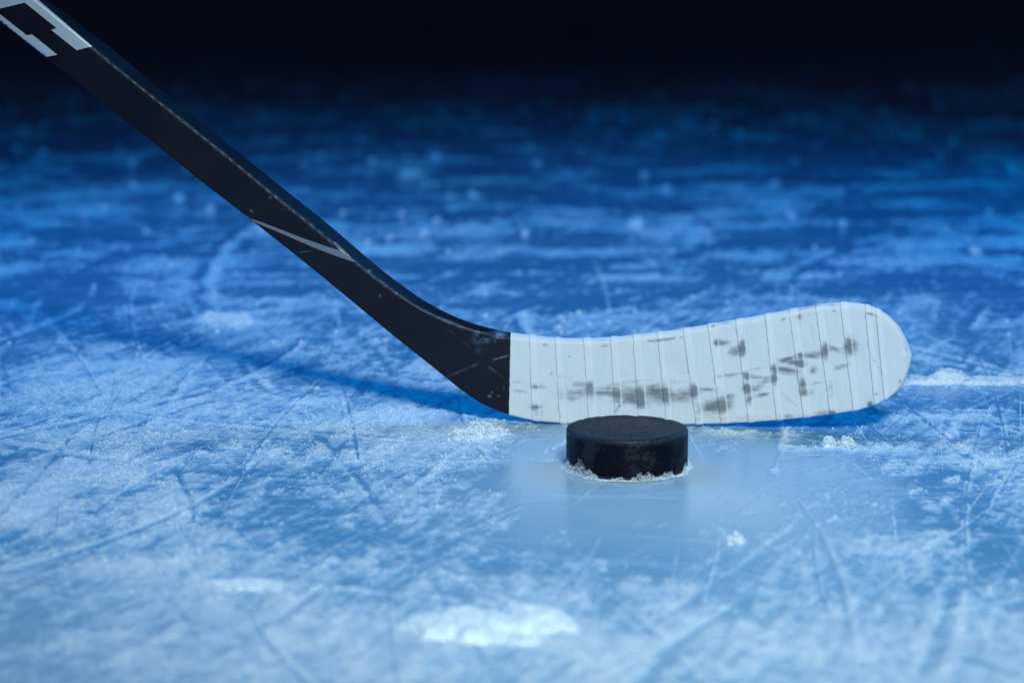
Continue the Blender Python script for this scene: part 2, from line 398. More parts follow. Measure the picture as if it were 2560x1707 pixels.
def arc(cx0, cy0, th, rad, ln, n=70):
    t = np.linspace(-ln, ln, n); c, s = math.cos(th), math.sin(th)
    a = t; b_ = t * t / (2 * rad) + 0.0003 * np.cumsum(rng.normal(0, .2, n))
    return np.stack([cx0 + a * c - b_ * s, cy0 + a * s + b_ * c], -1)
def px_line(pts, n=60):
    g = np.array([on_ground(a * K, b * K)[:2] for a, b in pts])
    t = np.linspace(0, len(g) - 1, n); q = np.stack([np.interp(t, range(len(g)), g[:, 0]), np.interp(t, range(len(g)), g[:, 1])], -1)
    for _ in range(8): q[1:-1] = (q[:-2] + 2 * q[1:-1] + q[2:]) / 4
    return q
white = []
for i in range(900):
    far = i % 4 == 0
    cx0 = rng.uniform(-0.46, 0.40) if not far else rng.uniform(-0.9, 0.8); cy0 = rng.uniform(-0.46, 0.55) if not far else rng.uniform(.4, 2.5)
    if math.hypot((cx0 - .03) / .17, (cy0 + .02) / .20) < 1 and rng.random() < .88: continue
    u_ = rng.random()
    th = R(rng.normal(70, 14)) if u_ < .4 else (R(rng.normal(-8, 14)) if u_ < .65 else rng.uniform(0, math.pi))
    white.append((arc(cx0, cy0, th, rng.uniform(.9, 5.) * rng.choice((-1, 1)), rng.uniform(.03, .15) * (2 if far else 1)), rng.uniform(.00020, .00055) * (2.6 if far else 1)))
for pts, wd in (([(1560, 1000), (1850, 1012), (2100, 1018), (2352, 1012)], .0008), ([(1790, 1045), (1950, 1047), (2150, 1060), (2352, 1080)], .0013), ([(1980, 1050), (2090, 1110), (2200, 1170), (2352, 1235)], .0009),
            ([(1880, 1030), (1960, 1065), (2010, 1110)], .0009), ([(1700, 1050), (1800, 1052), (1900, 1040)], .0008), ([(2110, 1170), (2200, 1140), (2300, 1105)], .0007),
            ([(860, 1190), (1000, 1172), (1120, 1160)], .0012), ([(500, 1235), (720, 1195), (960, 1172)], .0010), ([(960, 1290), (1100, 1355), (1250, 1410)], .0022), ([(680, 1130), (880, 1060), (1000, 1040)], .0012),
            ([(0, 960), (200, 930), (420, 880)], .0016), ([(470, 905), (560, 900), (640, 915)], .0016), ([(880, 885), (930, 915), (960, 950)], .0012), ([(750, 760), (820, 830), (900, 880)], .001), ([(780, 870), (850, 800), (900, 750)], .0013),
            ([(930, 520), (1000, 570), (1140, 605)], .004), ([(1170, 860), (1020, 930), (950, 960)], .0007)):
    white.append((px_line(pts, 120), wd * .62))
sm_ = ribbons("skate_cuts", white, M["skate_cut_white"])
kind(sm_, 'stuff', 'thin white skate cuts criss-crossing the ice', 'skate marks')
dark = []
for i in range(150):
    cx0 = rng.uniform(-0.46, 0.40); cy0 = rng.uniform(-0.40, 0.35)
    if math.hypot((cx0 - .0) / .13, (cy0 + .04) / .16) < 1: continue
    dark.append((arc(cx0, cy0, R(rng.normal(70, 20)), rng.uniform(1., 4.) * rng.choice((-1, 1)), rng.uniform(.02, .12)), rng.uniform(.0003, .0008)))
dk = ribbons("clear_skate_grooves", dark, M["skate_cut_clear"])
kind(dk, 'stuff', 'fine clear grooves cut through the frost on the ice', 'skate marks')

# ------------------------------------------------------------------ snow crumbs
bm = bmesh.new(); bmesh.ops.create_icosphere(bm, subdivisions=1, radius=1.0)
IV = np.array([v.co[:] for v in bm.verts]); IF = np.array([[v.index for v in f.verts] for f in bm.faces]); bm.free()
VAR = [IV * (1 + rng.uniform(-.35, .35, (len(IV), 1))) * np.array((1, .85, .7)) for _ in range(8)]
OV = np.array([(1, 0, 0), (-1, 0, 0), (0, 1, 0), (0, -1, 0), (0, 0, 1), (0, 0, -1)], float)
OF = np.array([(0, 2, 4), (2, 1, 4), (1, 3, 4), (3, 0, 4), (2, 0, 5), (1, 2, 5), (3, 1, 5), (0, 3, 5)])
OVAR = [OV * (1 + rng.uniform(-.45, .45, (6, 1))) * np.array((1.1, .9, .8)) for _ in range(8)]
def crumbs(P, S, VAR=VAR, IF=IF):
    IV = VAR[0]
    n = len(P); var = rng.integers(0, 8, n); B = np.stack(VAR)[var]
    a = rng.uniform(0, 6.283, n); c, s = np.cos(a), np.sin(a)
    t = rng.uniform(-.7, .7, n); ct, st = np.cos(t), np.sin(t)
    X = B[..., 0] * c[:, None] - B[..., 1] * s[:, None]; Y = B[..., 0] * s[:, None] + B[..., 1] * c[:, None]; Z = B[..., 2]
    X, Z = X * ct[:, None] + Z * st[:, None], -X * st[:, None] + Z * ct[:, None]
    V = np.stack([X, Y, Z], -1) * S[:, None, None] + P[:, None, :]
    F = IF[None] + (np.arange(n) * len(IV))[:, None, None]
    return V.reshape(-1, 3), F.reshape(-1, 3)

def scatter(n, x0, x1, y0, y1, power, s0, s1):
    x = rng.uniform(x0, x1, n * 8); y = rng.uniform(y0, y1, n * 8)
    p = samp(FR, x, y) ** power * (0.12 + 1.3 * sstep(.47, .57, fbm(x * 60, y * 30, 4, .7)))
    k = rng.random(len(x)) < p * 0.9
    x, y = x[k][:n], y[k][:n]
    s = s0 * (s1 / s0) ** (rng.random(len(x)) ** 2.2)
    z = samp(HZ, x, y) + s * 0.35
    return np.column_stack([x, y, z]), s
A1 = scatter(75000, -.45, .37, -.42, .42, 1.1, .00016, .00075)
A2 = scatter(2500, -.7, .6, .40, 1.2, 1.4, .0004, .0024)
A3 = scatter(1300, -1.2, 1.1, .9, 4.5, .6, .0014, .0085)
V, F = crumbs(np.concatenate([A2[0], A3[0]]), np.concatenate([A2[1], A3[1]]))
V_, F_ = crumbs(*A1, OVAR, OF); F = np.concatenate([F, F_ + len(V)]); V = np.concatenate([V, V_])
sc_ = mesh_obj("snow_crumbs", V, F, M['snow'], smooth=False)
kind(sc_, 'stuff', 'loose white snow crumbs scattered over the ice', 'snow')

def snow_clump(label, px, py, rx, ry, h, n, s0, s1, seed, lobes):
    """a low heap of shavings: a lumpy mound with crumbs piled over it"""
    g = np.random.default_rng(seed)
    c0 = on_ground(px * K, py * K); sx = abs(on_ground((px + rx) * K, py * K)[0] - c0[0]); sy = ry
    z0 = float(samp(HZ, np.array([c0[0]]), np.array([c0[1]]))[0])
    def hgt(x, y):
        q = 0
        for lx, ly, lr, lh in lobes:
            q = np.maximum(q, lh * np.clip(1 - ((x - lx) ** 2 + (y - ly) ** 2) / lr ** 2 + 1.3 * (fbm(x * 4 + seed * 3, y * 3, 3, .6) - .5), 0, 1) ** .9)
        q = q * np.clip((1.15 - np.maximum(np.abs(x), np.abs(y))) / .3, 0, 1)
        return h * q * (0.35 + 1.2 * fbm(x * 4 + seed, y * 4, 4, .65))
    nu, nv = 60, 40
    U, W = np.meshgrid(np.linspace(-1.25, 1.25, nu), np.linspace(-1.25, 1.25, nv), indexing='ij')
    Z = hgt(U, W); 
    V0 = np.stack([U * sx, W * sy, Z - .0012], -1).reshape(-1, 3)
    x = g.uniform(-1.2, 1.2, n * 6); y = g.uniform(-1.2, 1.2, n * 6); q = hgt(x, y)
    k = g.random(len(x)) < np.clip(q / h * 1.6 + .16 * np.exp(-(x * x + y * y) * 1.6), 0, 1); x, y, q = x[k][:n], y[k][:n], q[k][:n]
    s = s0 * (s1 / s0) ** (g.random(len(x)) ** 1.6)
    V1, F1 = crumbs(np.column_stack([x * sx, y * sy, q + s * .2]), s)
    T = np.concatenate([V0, V1]); F0_ = grid_faces(nu, nv)[:, ::-1]
    F0_ = F0_[(Z.reshape(-1)[F0_] > 0).any(1)]
    F0t = np.concatenate([F0_[:, [0, 1, 2]], F0_[:, [0, 2, 3]]])
    o = mesh_obj("snow_clump", T, np.concatenate([F0t, F1 + len(V0)]), M['snow'], smooth=False)
    o.location = (c0[0], c0[1], z0)
    tag(o, label, 'snow', 'heaps of shaved snow on the ice')
    return o
snow_clump("small fluffy heap of shaved snow left of the blade's heel", 1100, 1003, 66, .024, .0085, 3200, .00022, .0008, 1,
           [(-.05, .1, .55, 1), (.4, -.1, .4, .8), (-.6, -.2, .45, .45), (-.3, -.3, .4, .6), (.8, .2, .3, .3)])
snow_clump("large out-of-focus white snow lump nearest the camera, below the puck", 1135, 1452, 185, .026, .0085, 3000, .0003, .0011, 2,
           [(-.25, .3, .5, 1), (.5, .25, .5, .9), (-.62, -.25, .32, .9), (-.15, -.45, .35, .8), (.85, .35, .22, .6), (-1.0, .3, .16, .8), (.4, -.6, .25, .3), (-.85, .1, .15, .6)])
snow_clump("thin blurred streak of snow in the lower left foreground", 560, 1350, 95, .014, .0018, 420, .0003, .0008, 3,
           [(-.3, 0, .5, .9), (.3, .1, .5, 1), (.8, -.1, .3, .5)])
snow_clump("long low ridge of snow right of the blade's toe", 2235, 882, 150, .014, .0080, 1600, .0003, .0011, 4,
           [(-.75, 0, .4, .9), (-.35, .1, .4, 1), (.1, 0, .45, .7), (.55, .1, .4, .6), (.9, 0, .3, .8)])
snow_clump("pair of little snow lumps under the toe, beyond the puck", 1925, 1026, 48, .014, .0060, 1100, .00025, .0008, 5,
           [(-.45, 0, .4, .9), (.4, .1, .45, 1.), (1.0, -.1, .2, .5)])
snow_clump("soft patch of snow behind the shaft's shadow", 525, 738, 75, .035, .006, 700, .0004, .0016, 6,
           [(-.5, .2, .5, .7), (.3, -.2, .5, 1), (.0, .1, .4, .6)])
snow_clump("bright far snow lump glowing in the dark blue background", 942, 406, 26, .05, .006, 90, .0015, .004, 7,
           [(-.3, 0, .5, 1), (.5, .1, .4, .7)])
snow_clump("tiny snow lump on the clean ice right of the puck's reflection", 1690, 1246, 24, .010, .004, 260, .0003, .0009, 8,
           [(.2, 0, .5, 1), (-.6, -.1, .4, .6)])

# ------------------------------------------------------------------ the puck
PR, PH = 0.0381, 0.0254
prof = []
for r_ in np.linspace(0.0008, PR - .003, 34): prof.append((r_, 0.0))
for a in np.linspace(-90, 0, 7): prof.append((PR - .0018 + .0018 * math.cos(R(a)), .0018 + .0018 * math.sin(R(a))))
for z in np.linspace(.003, PH - .0035, 20): prof.append((PR, z))
for a in np.linspace(0, 90, 9): prof.append((PR - .0013 + .0013 * math.cos(R(a)), PH - .0013 + .0013 * math.sin(R(a))))
for r_ in np.linspace(PR - .0018, .0008, 40): prof.append((r_, PH - .0004 * sstep(PR - .004, PR - .012, r_)))
prof = np.array(prof); NS = 240
an = np.linspace(0, 2 * math.pi, NS, endpoint=False)
PRr, AN = np.meshgrid(prof[:, 0], an, indexing='ij'); PZ = np.repeat(prof[:, 1][:, None], NS, 1)
rim = np.exp(-((PZ - PH + .001) / .0022) ** 2) * (PRr > PR - .004)
nick = rim * (.0012 * np.clip(fbm(AN * 5 + 3, PZ * 0 + 2, 4, .6) - .55, 0, 1) * 3 + .0003 * (fbm(AN * 30, PZ * 500, 3) - .5))
da = np.angle(np.exp(1j * (AN - R(-52))))
nick += rim * .0013 * np.exp(-(da / .30) ** 4) * fbm(AN * 14, PZ * 300, 2)
PRr2 = PRr - nick * .7 + .00012 * (fbm(AN * 40, PZ * 900, 2) - .5) * (PRr > PR - .002)
PZ2 = PZ - nick * .8 + .00025 * (fbm(PRr * np.cos(AN) * 90 + 9, PRr * np.sin(AN) * 90, 3) - .5) * (PZ > PH - .002)
V = np.stack([PRr2 * np.cos(AN), PRr2 * np.sin(AN), PZ2], -1)
side = ((PZ > .002) & (PZ < PH - .003)).astype(float)
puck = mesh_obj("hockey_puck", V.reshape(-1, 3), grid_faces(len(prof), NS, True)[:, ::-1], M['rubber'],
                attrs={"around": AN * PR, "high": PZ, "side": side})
bmp = bmesh.new(); bmp.from_mesh(puck.data); bmesh.ops.holes_fill(bmp, edges=[e for e in bmp.edges if e.is_boundary], sides=0)
bmesh.ops.recalc_face_normals(bmp, faces=bmp.faces); bmp.to_mesh(puck.data); bmp.free()
puck.location = (0.0, 0.0, 0.0004)
tag(puck, 'worn black rubber ice hockey puck on the ice in front of the taped blade', 'puck')
# shaved ice clinging round the foot of the puck
n = 14000; a = rng.uniform(0, 2 * math.pi, n)
top = .0003 + .0105 * np.clip(fbm(a * 4.2 + 1, a * 0 + 4, 4, .65) * 2.0 - .66, 0, 1) + .004 * np.exp(-((np.angle(np.exp(1j * (a - R(205))))) / .3) ** 2)
z = top * rng.random(n) ** 2.2; s = .00011 * (4.6 ** (rng.random(n) ** 2.0)) * (1 - .35 * z / .009)
rr = PR + .0001 + rng.random(n) ** 2.0 * (.0010 + .0080 * np.clip(fbm(a * 8 + 31, a * 0, 3) - .32, 0, 1)) * (1 - np.clip(z / top, 0, 1)) ** 1.5
V, F = crumbs(np.column_stack([rr * np.cos(a), rr * np.sin(a), z + .0006]), s, OVAR, OF)
fr_ = mesh_obj("shaved_snow", V, F, M['snow'], smooth=False)
kind(fr_, 'stuff', 'crust of shaved snow clinging round the foot of the puck', 'snow')

# ------------------------------------------------------------------ the stick
Lp = [(-75, -4), (0, 55.5), (111, 143.5), (199, 212), (298, 297), (407, 379), (500, 455), (612, 541), (755, 654), (883, 759), (990, 848), (1085, 922), (1156, 981), (1194, 1008), (1233, 1028), (1275, 1041)]
Rp = [(-100, -155), (90, 0), (230, 117), (325, 195), (450, 295), (571, 391), (653, 460), (730, 522), (829, 602), (883, 648), (923, 681), (992, 733), (1062, 779), (1105, 797), (1164, 819), (1207, 831), (1273, 843), (1300, 847)]
Op = [(-60, -135), (119, 0), (191, 52), (287, 124), (391, 213), (471, 279), (605, 386), (690, 454), (755, 505), (857, 586), (959, 677), (1029, 732), (1069, 756), (1105, 775), (1143, 793), (1207, 814), (1271, 828), (1300, 833)]
Ld = [(.622, -.783)] * 10 + [(.59, -.80), (.43, -.90), (.28, -.96), (.20, -.98), (.11, -.994), (-.012, -1)]
def hit(p, d, poly):
    p = np.array(p, float); d = np.array(d); best = None
    for a, b_ in zip(poly[:-1], poly[1:]):
        a = np.array(a, float); e = np.array(b_) - a
        den = d[0] * e[1] - d[1] * e[0]
        if abs(den) < 1e-9: continue
        t = ((a[0] - p[0]) * e[1] - (a[1] - p[1]) * e[0]) / den
        q = ((a[0] - p[0]) * d[1] - (a[1] - p[1]) * d[0]) / den
        if -0.001 <= q <= 1.001 and t > 5 and (best is None or t < best[0]): best = (t, a + q * e)
    return best[1]
keys = []
for p, d in zip(Lp, Ld):
    r_ = hit(p, d, Rp); o_ = hit(p, d, Op); keys.append((np.array(p, float), r_, o_))
n_shaft_keys = len(keys)
tape_lines = [((1321.6, 835.2), (1329.3, 1052.5)), ((1386.7, 842.4), (1399.4, 1060)), ((1456.8, 844), (1472, 1062)), ((1525.7, 840.5), (1536, 1063)),
 ((1581.8, 835.2), (1597, 1063.5)), ((1643.6, 827.6), (1665, 1063.5)), ((1704.3, 820), (1739, 1062.3)), ((1769, 808.7), (1801, 1060.5)), ((1837, 796.5), (1870.6, 1057.5)),
 ((1913.5, 783), (1938.5, 1053)), ((1971, 772), (2009, 1046)), ((2038.5, 759.5), (2075.5, 1038)), ((2097, 751), (2132, 1030)), ((2163.5, 753.6), (2184.4, 1019)), ((2186.4, 760.5), (2210, 1006))]
for o_, l_ in tape_lines:
    o_ = np.array(o_); keys.append((np.array(l_), o_ + (0, 12), o_))
for o_, l_, dr in (((2225, 787), (2237, 986), (-5, 10)), ((2250, 815), (2256, 961), (-7, 8)), ((2268, 848), (2269, 925), (-8, 6)), ((2274, 876), (2274.5, 892), (-8, 2))):
    o_ = np.array(o_, float); keys.append((np.array(l_, float), o_ + dr, o_))
KL = np.array([k[0] for k in keys]); KR = np.array([k[1] for k in keys]); KO = np.array([k[2] for k in keys])
mid = (KL + KO) / 2; ku = np.concatenate([[0], np.cumsum(np.linalg.norm(np.diff(mid, axis=0), axis=1))])
STEP = 2.4   # photo pixels, about 0.65 mm
su = np.arange(0, ku[-1], STEP); su = np.append(su, ku[-1]); NSEC = len(su)
def smooth(A, sig):
    pad = int(sig * 3); k = np.exp(-0.5 * (np.arange(-pad, pad + 1) / sig) ** 2); k /= k.sum(); out = []
    for c in range(A.shape[1]):
        a = A[:, c]; q = np.concatenate([2 * a[0] - a[pad:0:-1], a, 2 * a[-1] - a[-2:-pad - 2:-1]])
        out.append(np.convolve(q, k, 'valid'))
    return np.stack(out, -1)
def dense(Kp):
    D = np.stack([np.interp(su, ku, Kp[:, 0]), np.interp(su, ku, Kp[:, 1])], -1)
    A = smooth(D, 12); B = smooth(D, 5); f = sstep(ku[-6], ku[-4], su)[:, None]
    C = smooth(D, 2.0); g_ = sstep(ku[-4], ku[-3], su)[:, None]
    E = A * (1 - f) + B * f; return E * (1 - g_) + C * g_
SL, SR, SO = dense(KL), dense(KR), dense(KO)
sf_tape = ku[n_shaft_keys - 1]
th_k = [(0, .0195), (ku[6], .019), (ku[9], .016), (ku[12], .0115), (sf_tape, .0082), (ku[20], .0066), (ku[27], .0056), (ku[-1], .0045)]
TH = np.interp(su, [a for a, _ in th_k], [b_ for _, b_ in th_k])
ROLL = np.interp(su, [0, ku[8], ku[12], sf_tape], [R(13), R(13), R(6), 0])
def y_front(x, z):
    t = np.clip((x + .06) / .26, 0, 1.2)
    return .1265 - .042 * t ** 1.7 + .05 * np.clip(z - .02, 0, 1) * sstep(-.05, -.20, x)
secs = []
NFR, NCR, NTP, NBK = 64, 6, 4, 10
def rounded(c4, rads, counts):
    """closed polygon through 4 corners with rounded corners; returns points starting on the front face"""
    pts = []
    for i in range(4):
        a, b_, c_ = c4[i - 1], c4[i], c4[(i + 1) % 4]
        e1 = (a - b_); e2 = (c_ - b_); l1 = np.linalg.norm(e1); l2 = np.linalg.norm(e2)
        r1 = min(rads, .46 * l1); r2 = min(rads, .46 * l2)
        p0 = b_ + e1 / max(l1, 1e-9) * r1; p2 = b_ + e2 / max(l2, 1e-9) * r2
        for t in np.linspace(0, 1, NCR):
            k = .42
            pts.append((1 - t) ** 2 * p0 + 2 * t * (1 - t) * (b_ * .92 + (p0 + p2) * .04) + t * t * p2)
        nx = c4[(i + 1) % 4]; l3 = np.linalg.norm(nx - b_); r3 = min(rads, .46 * l3)
        q2 = nx + (b_ - nx) / max(l3, 1e-9) * r3
        for t in np.linspace(0, 1, counts[i] + 2)[1:-1]: pts.append(p2 + (q2 - p2) * t)
    return np.array(pts)
for i in range(NSEC):
    l_, r_, o_ = SL[i], SR[i], SO[i]
    y = .126
    for _ in range(4):
        pl = at_depth(l_[0], l_[1], y); y = float(y_front(pl[0], pl[2]))
    pl = at_depth(l_[0], l_[1], y); yr = y
    for _ in range(4):
        pr = at_depth(r_[0], r_[1], yr); w_ = np.linalg.norm(pr - pl); yr = float(y_front(pr[0], pr[2])) - w_ * math.sin(ROLL[i])
    pr = at_depth(r_[0], r_[1], yr); pb = at_depth(o_[0], o_[1], yr + TH[i] * math.cos(ROLL[i]))
    bl = pl + (pb - pr)
    rad = float(np.interp(su[i], [0, ku[9], sf_tape, ku[-1]], [.0021, .0021, .0020, .0022]))
    secs.append(rounded([pl, pr, pb, bl], rad, (NFR, NTP, NBK, NTP)))
SEC = np.array(secs)            # (stations, perimeter, 3)
NP = SEC.shape[1]
# straight shaft on beyond the frame, to a full-length stick with a rounded butt
ax = SEC[0].mean(0) - SEC[90].mean(0); ax /= np.linalg.norm(ax)
ext = [SEC[0] + ax * d for d in (1.02, 1.018, 1.0, .8, .6, .4, .25, .15, .08, .04, .02, .008)]
c0 = ext[0].mean(0); ext[0] = c0 + (ext[0] - c0) * .02; c1 = ext[1].mean(0); ext[1] = c1 + (ext[1] - c1) * .8
ALL = np.concatenate([np.array(ext), SEC]); NE = len(ext)
def surf_normals(A):
    du = np.gradient(A, axis=0); dv = np.roll(A, -1, 1) - np.roll(A, 1, 1)
    n_ = np.cross(dv, du); n_ /= np.linalg.norm(n_, axis=-1, keepdims=True) + 1e-12
    c_ = A.mean(1, keepdims=True); s_ = np.sign(((A - c_) * n_).sum(-1).mean())
    return n_ * s_
# ridge wear (the worn front upper corner) and scuffs on the black part
pidx = np.arange(NP); r_c = NCR + NFR + NCR / 2.0
RID = np.exp(-((pidx - r_c + 1.0) / 1.7) ** 2)[None, :] * np.ones((len(ALL), 1))
RID[:NE] *= .2
PX = to_px(ALL.reshape(-1, 3)).reshape(len(ALL), NP, 2)
vis = (pidx < NCR * 2 + NFR + NTP + 2)[None, :]
def blob(PX, cx, cy, rx, ry, ang, s_):
    c, s = math.cos(R(ang)), math.sin(R(ang)); dx, dy = PX[..., 0] - cx, PX[..., 1] - cy
    q = ((dx * c + dy * s) / rx) ** 2 + ((-dx * s + dy * c) / ry) ** 2
    return s_ * np.exp(-np.minimum(q, 40))
def z6(x, y): return x / 3.92 + 850, y / 3.92 + 680
def z5(x, y): return x / 3.92 + 500, y / 3.92 + 450
SCF = np.zeros(PX.shape[:2])
for x, y, rx, ry, an_, s_ in ((1330, 620, 26, 45, 0, .55), (1400, 670, 75, 30, -5, .6), (1375, 760, 35, 40, 0, .35), (1565, 605, 60, 28, 5, 1.4), (1545, 640, 26, 12, 0, 1.2), (1440, 600, 220, 5, 13, 1.0),
        (1575, 838, 75, 4.5, -16, 1.2), (1200, 965, 110, 4, -22, .6), (1300, 915, 50, 7, -20, .5), (1500, 960, 110, 3, 40, .5), (1150, 640, 110, 3, 40, .5), (1465, 1215, 12, 14, 0, 1.2), (1490, 1175, 9, 6, 0, 1.), (1550, 1215, 9, 6, 0, .9), (1600, 1145, 4, 10, 0, .9), (1515, 685, 9, 9, 0, 1.3),
        (1630, 1392, 35, 5, 10, .9), (390, 230, 8, 8, 0, .8), (560, 212, 12, 8, 0, .9), (1070, 490, 60, 14, 15, .5)):
    cx, cy = z6(x, y); SCF = np.maximum(SCF, blob(PX, cx, cy, rx / 3.92 + .6, ry / 3.92 + .6, an_, s_))
for x, y, rx, ry, an_, s_ in ((505, 305, 12, 6, 10, 1.3), (690, 172, 8, 6, 0, 1.2), (1040, 700, 70, 4, -10, .5), (1658, 890, 12, 12, 0, 1.2), (1690, 945, 14, 10, 0, 1), (1760, 980, 24, 8, 35, .9), (1930, 1113, 14, 8, 0, .8), (745, 170, 8, 8, 0, .8), (820, 295, 18, 4, -8, .5)):
    cx, cy = z5(x, y); SCF = np.maximum(SCF, blob(PX, cx, cy, rx / 3.92 + .6, ry / 3.92 + .6, an_, s_))
SCF *= vis

root = bpy.data.objects.new("hockey_stick", None); col.objects.link(root)
origin = np.array(at_depth(1400, 1060, .1265)); origin[2] = 0
root.location = origin; root.empty_display_size = .05
tag(root, 'black composite ice hockey stick with a white taped blade, resting on the ice', 'hockey stick')
def loft(name, A, mat, parent, off, attrs, caps=True):
    n_, p_ = A.shape[:2]; V = A.reshape(-1, 3) - off; F = grid_faces(n_, p_, True)
    o = mesh_obj(name, V, F, mat, parent, True, attrs)
    b_ = bmesh.new(); b_.from_mesh(o.data)
    if caps: bmesh.ops.holes_fill(b_, edges=[e for e in b_.edges if e.is_boundary], sides=0)
    bmesh.ops.recalc_face_normals(b_, faces=b_.faces); b_.to_mesh(o.data); b_.free()
    return o
split = NE + int(np.searchsorted(su, ku[8] + 60))
shaft = loft("shaft", ALL[:split + 1], M['carbon_shaft'], root, origin, {"ridge": RID[:split + 1], "scuff": SCF[:split + 1]}, False)
core_end = len(ALL) - 14      # the black core ends inside the tape round the toe
blade = loft("blade", ALL[split:core_end], M['black_blade'], root, origin, {"ridge": RID[split:core_end], "scuff": SCF[split:core_end]}, False)
blade['label'] = 'black curved blade, wrapped in white cloth tape from the heel to the toe'

# cloth tape, one band per turn, each lapping over its left neighbour
NRM = surf_normals(SEC)
def z1(x, y): return x / 3.92 + 1240, y / 3.92 + 700
def z2(x, y): return x / 3.92 + 1740, y / 3.92 + 700
SMG = [(z1, *t) for t in ((405, 1040, 60, 16, 0, .6), (230, 1090, 75, 16, 5, .4), (200, 1000, 60, 14, 5, .3), (395, 1245, 58, 22, 0, .7), (430, 1305, 32, 16, 0, .45), (820, 1022, 58, 14, 0, .6), (920, 1040, 32, 38, 20, .65),
 (800, 1100, 115, 20, 0, .5), (740, 1155, 80, 28, 0, .45), (1060, 1110, 95, 20, -2, .65), (1190, 1120, 45, 45, 0, .5), (1320, 1140, 95, 50, 10, .6), (1400, 1130, 65, 65, 0, .6), (1560, 1090, 75, 30, 10, .85), (1600, 1150, 90, 45, 0, .45),
 (1670, 1120, 45, 55, 0, .7), (1840, 1130, 95, 45, -10, .6), (1940, 1080, 32, 50, 0, .75), (1300, 1190, 85, 17, 0, .5), (1440, 1220, 55, 28, 0, .45), (2080, 1070, 65, 14, 0, .4), (2130, 1240, 105, 46, -10, .95), (2240, 1225, 65, 48, -15, .8),
 (2165, 615, 20, 24, 0, .95), (2225, 615, 58, 24, 0, .75), (1210, 1240, 48, 12, -45, .45), (1050, 590, 90, 6, -3, .35), (200, 560, 60, 7, 0, .3), (1300, 1110, 800, 110, 2, .24), (545, 912, 8, 14, 0, .6), (720, 750, 9, 9, 0, .6), (1040, 1060, 120, 12, -3, .35), (1560, 1030, 60, 14, -10, .35),
 (1850, 905, 80, 7, 5, .35), (1750, 995, 90, 7, 0, .3), (1280, 1000, 120, 8, -8, .3), (660, 950, 80, 6, 5, .25))]
SMG += [(z2, *t) for t in ((380, 700, 58, 40, -20, .75), (460, 660, 30, 70, 0, .85), (330, 930, 115, 15, -8, .6), (590, 950, 85, 16, 5, .6), (500, 940, 28, 34, 0, .7), (770, 965, 24, 48, 0, .9), (680, 990, 65, 28, -20, .5), (500, 1060, 38, 34, 0, 1.1),
 (520, 1170, 28, 45, 0, .55), (590, 1060, 55, 28, 0, .55), (650, 1125, 60, 15, -12, .8), (100, 1070, 65, 13, 0, .45), (330, 1140, 45, 16, -10, .65), (890, 775, 68, 14, -18, 1.0), (960, 810, 85, 19, 8, .9), (1030, 815, 32, 28, 0, .95), (885, 880, 105, 20, 10, 1.0),
 (1030, 740, 30, 25, 0, .9), (1130, 745, 65, 18, 10, .9), (1190, 710, 55, 18, 10, .55), (1270, 690, 34, 68, 0, .85), (1360, 675, 55, 22, 20, .65), (1515, 650, 58, 68, 0, .95), (1150, 885, 38, 30, -40, .6), (1045, 1010, 34, 38, 0, .8), (1050, 1100, 38, 30, 0, .7),
 (1120, 1100, 38, 22, -30, .45), (1420, 850, 70, 22, -12, .6), (1330, 1050, 38, 95, 0, .35), (1705, 1215, 24, 24, 0, 1.1), (1240, 1300, 65, 24, 0, .5), (900, 1330, 32, 14, 0, .5), (1340, 1305, 28, 18, 0, .7), (1770, 830, 14, 125, -28, .4), (930, 1190, 10, 115, -45, .4),
 (1110, 265, 120, 8, -12, .6), (1330, 245, 85, 7, 2, .55), (1015, 380, 13, 65, 0, .55), (1140, 520, 11, 115, -10, .35), (770, 865, 20, 28, 0, .8), (1780, 1120, 38, 13, 10, .45), (2000, 990, 14, 14, 0, .7), (280, 425, 65, 8, -8, .5), (170, 450, 32, 12, -8, .5),
 (600, 870, 60, 12, 0, .45), (900, 925, 90, 9, 12, .4), (1180, 1010, 50, 16, -8, .45), (600, 700, 8, 130, -25, .25), (420, 1350, 300, 22, -2, .22), (1000, 1330, 300, 20, -5, .2), (1900, 1180, 70, 10, -25, .35), (1960, 640, 12, 90, 60, .2))]
tk = list(range(n_shaft_keys - 1, n_shaft_keys + len(tape_lines)))
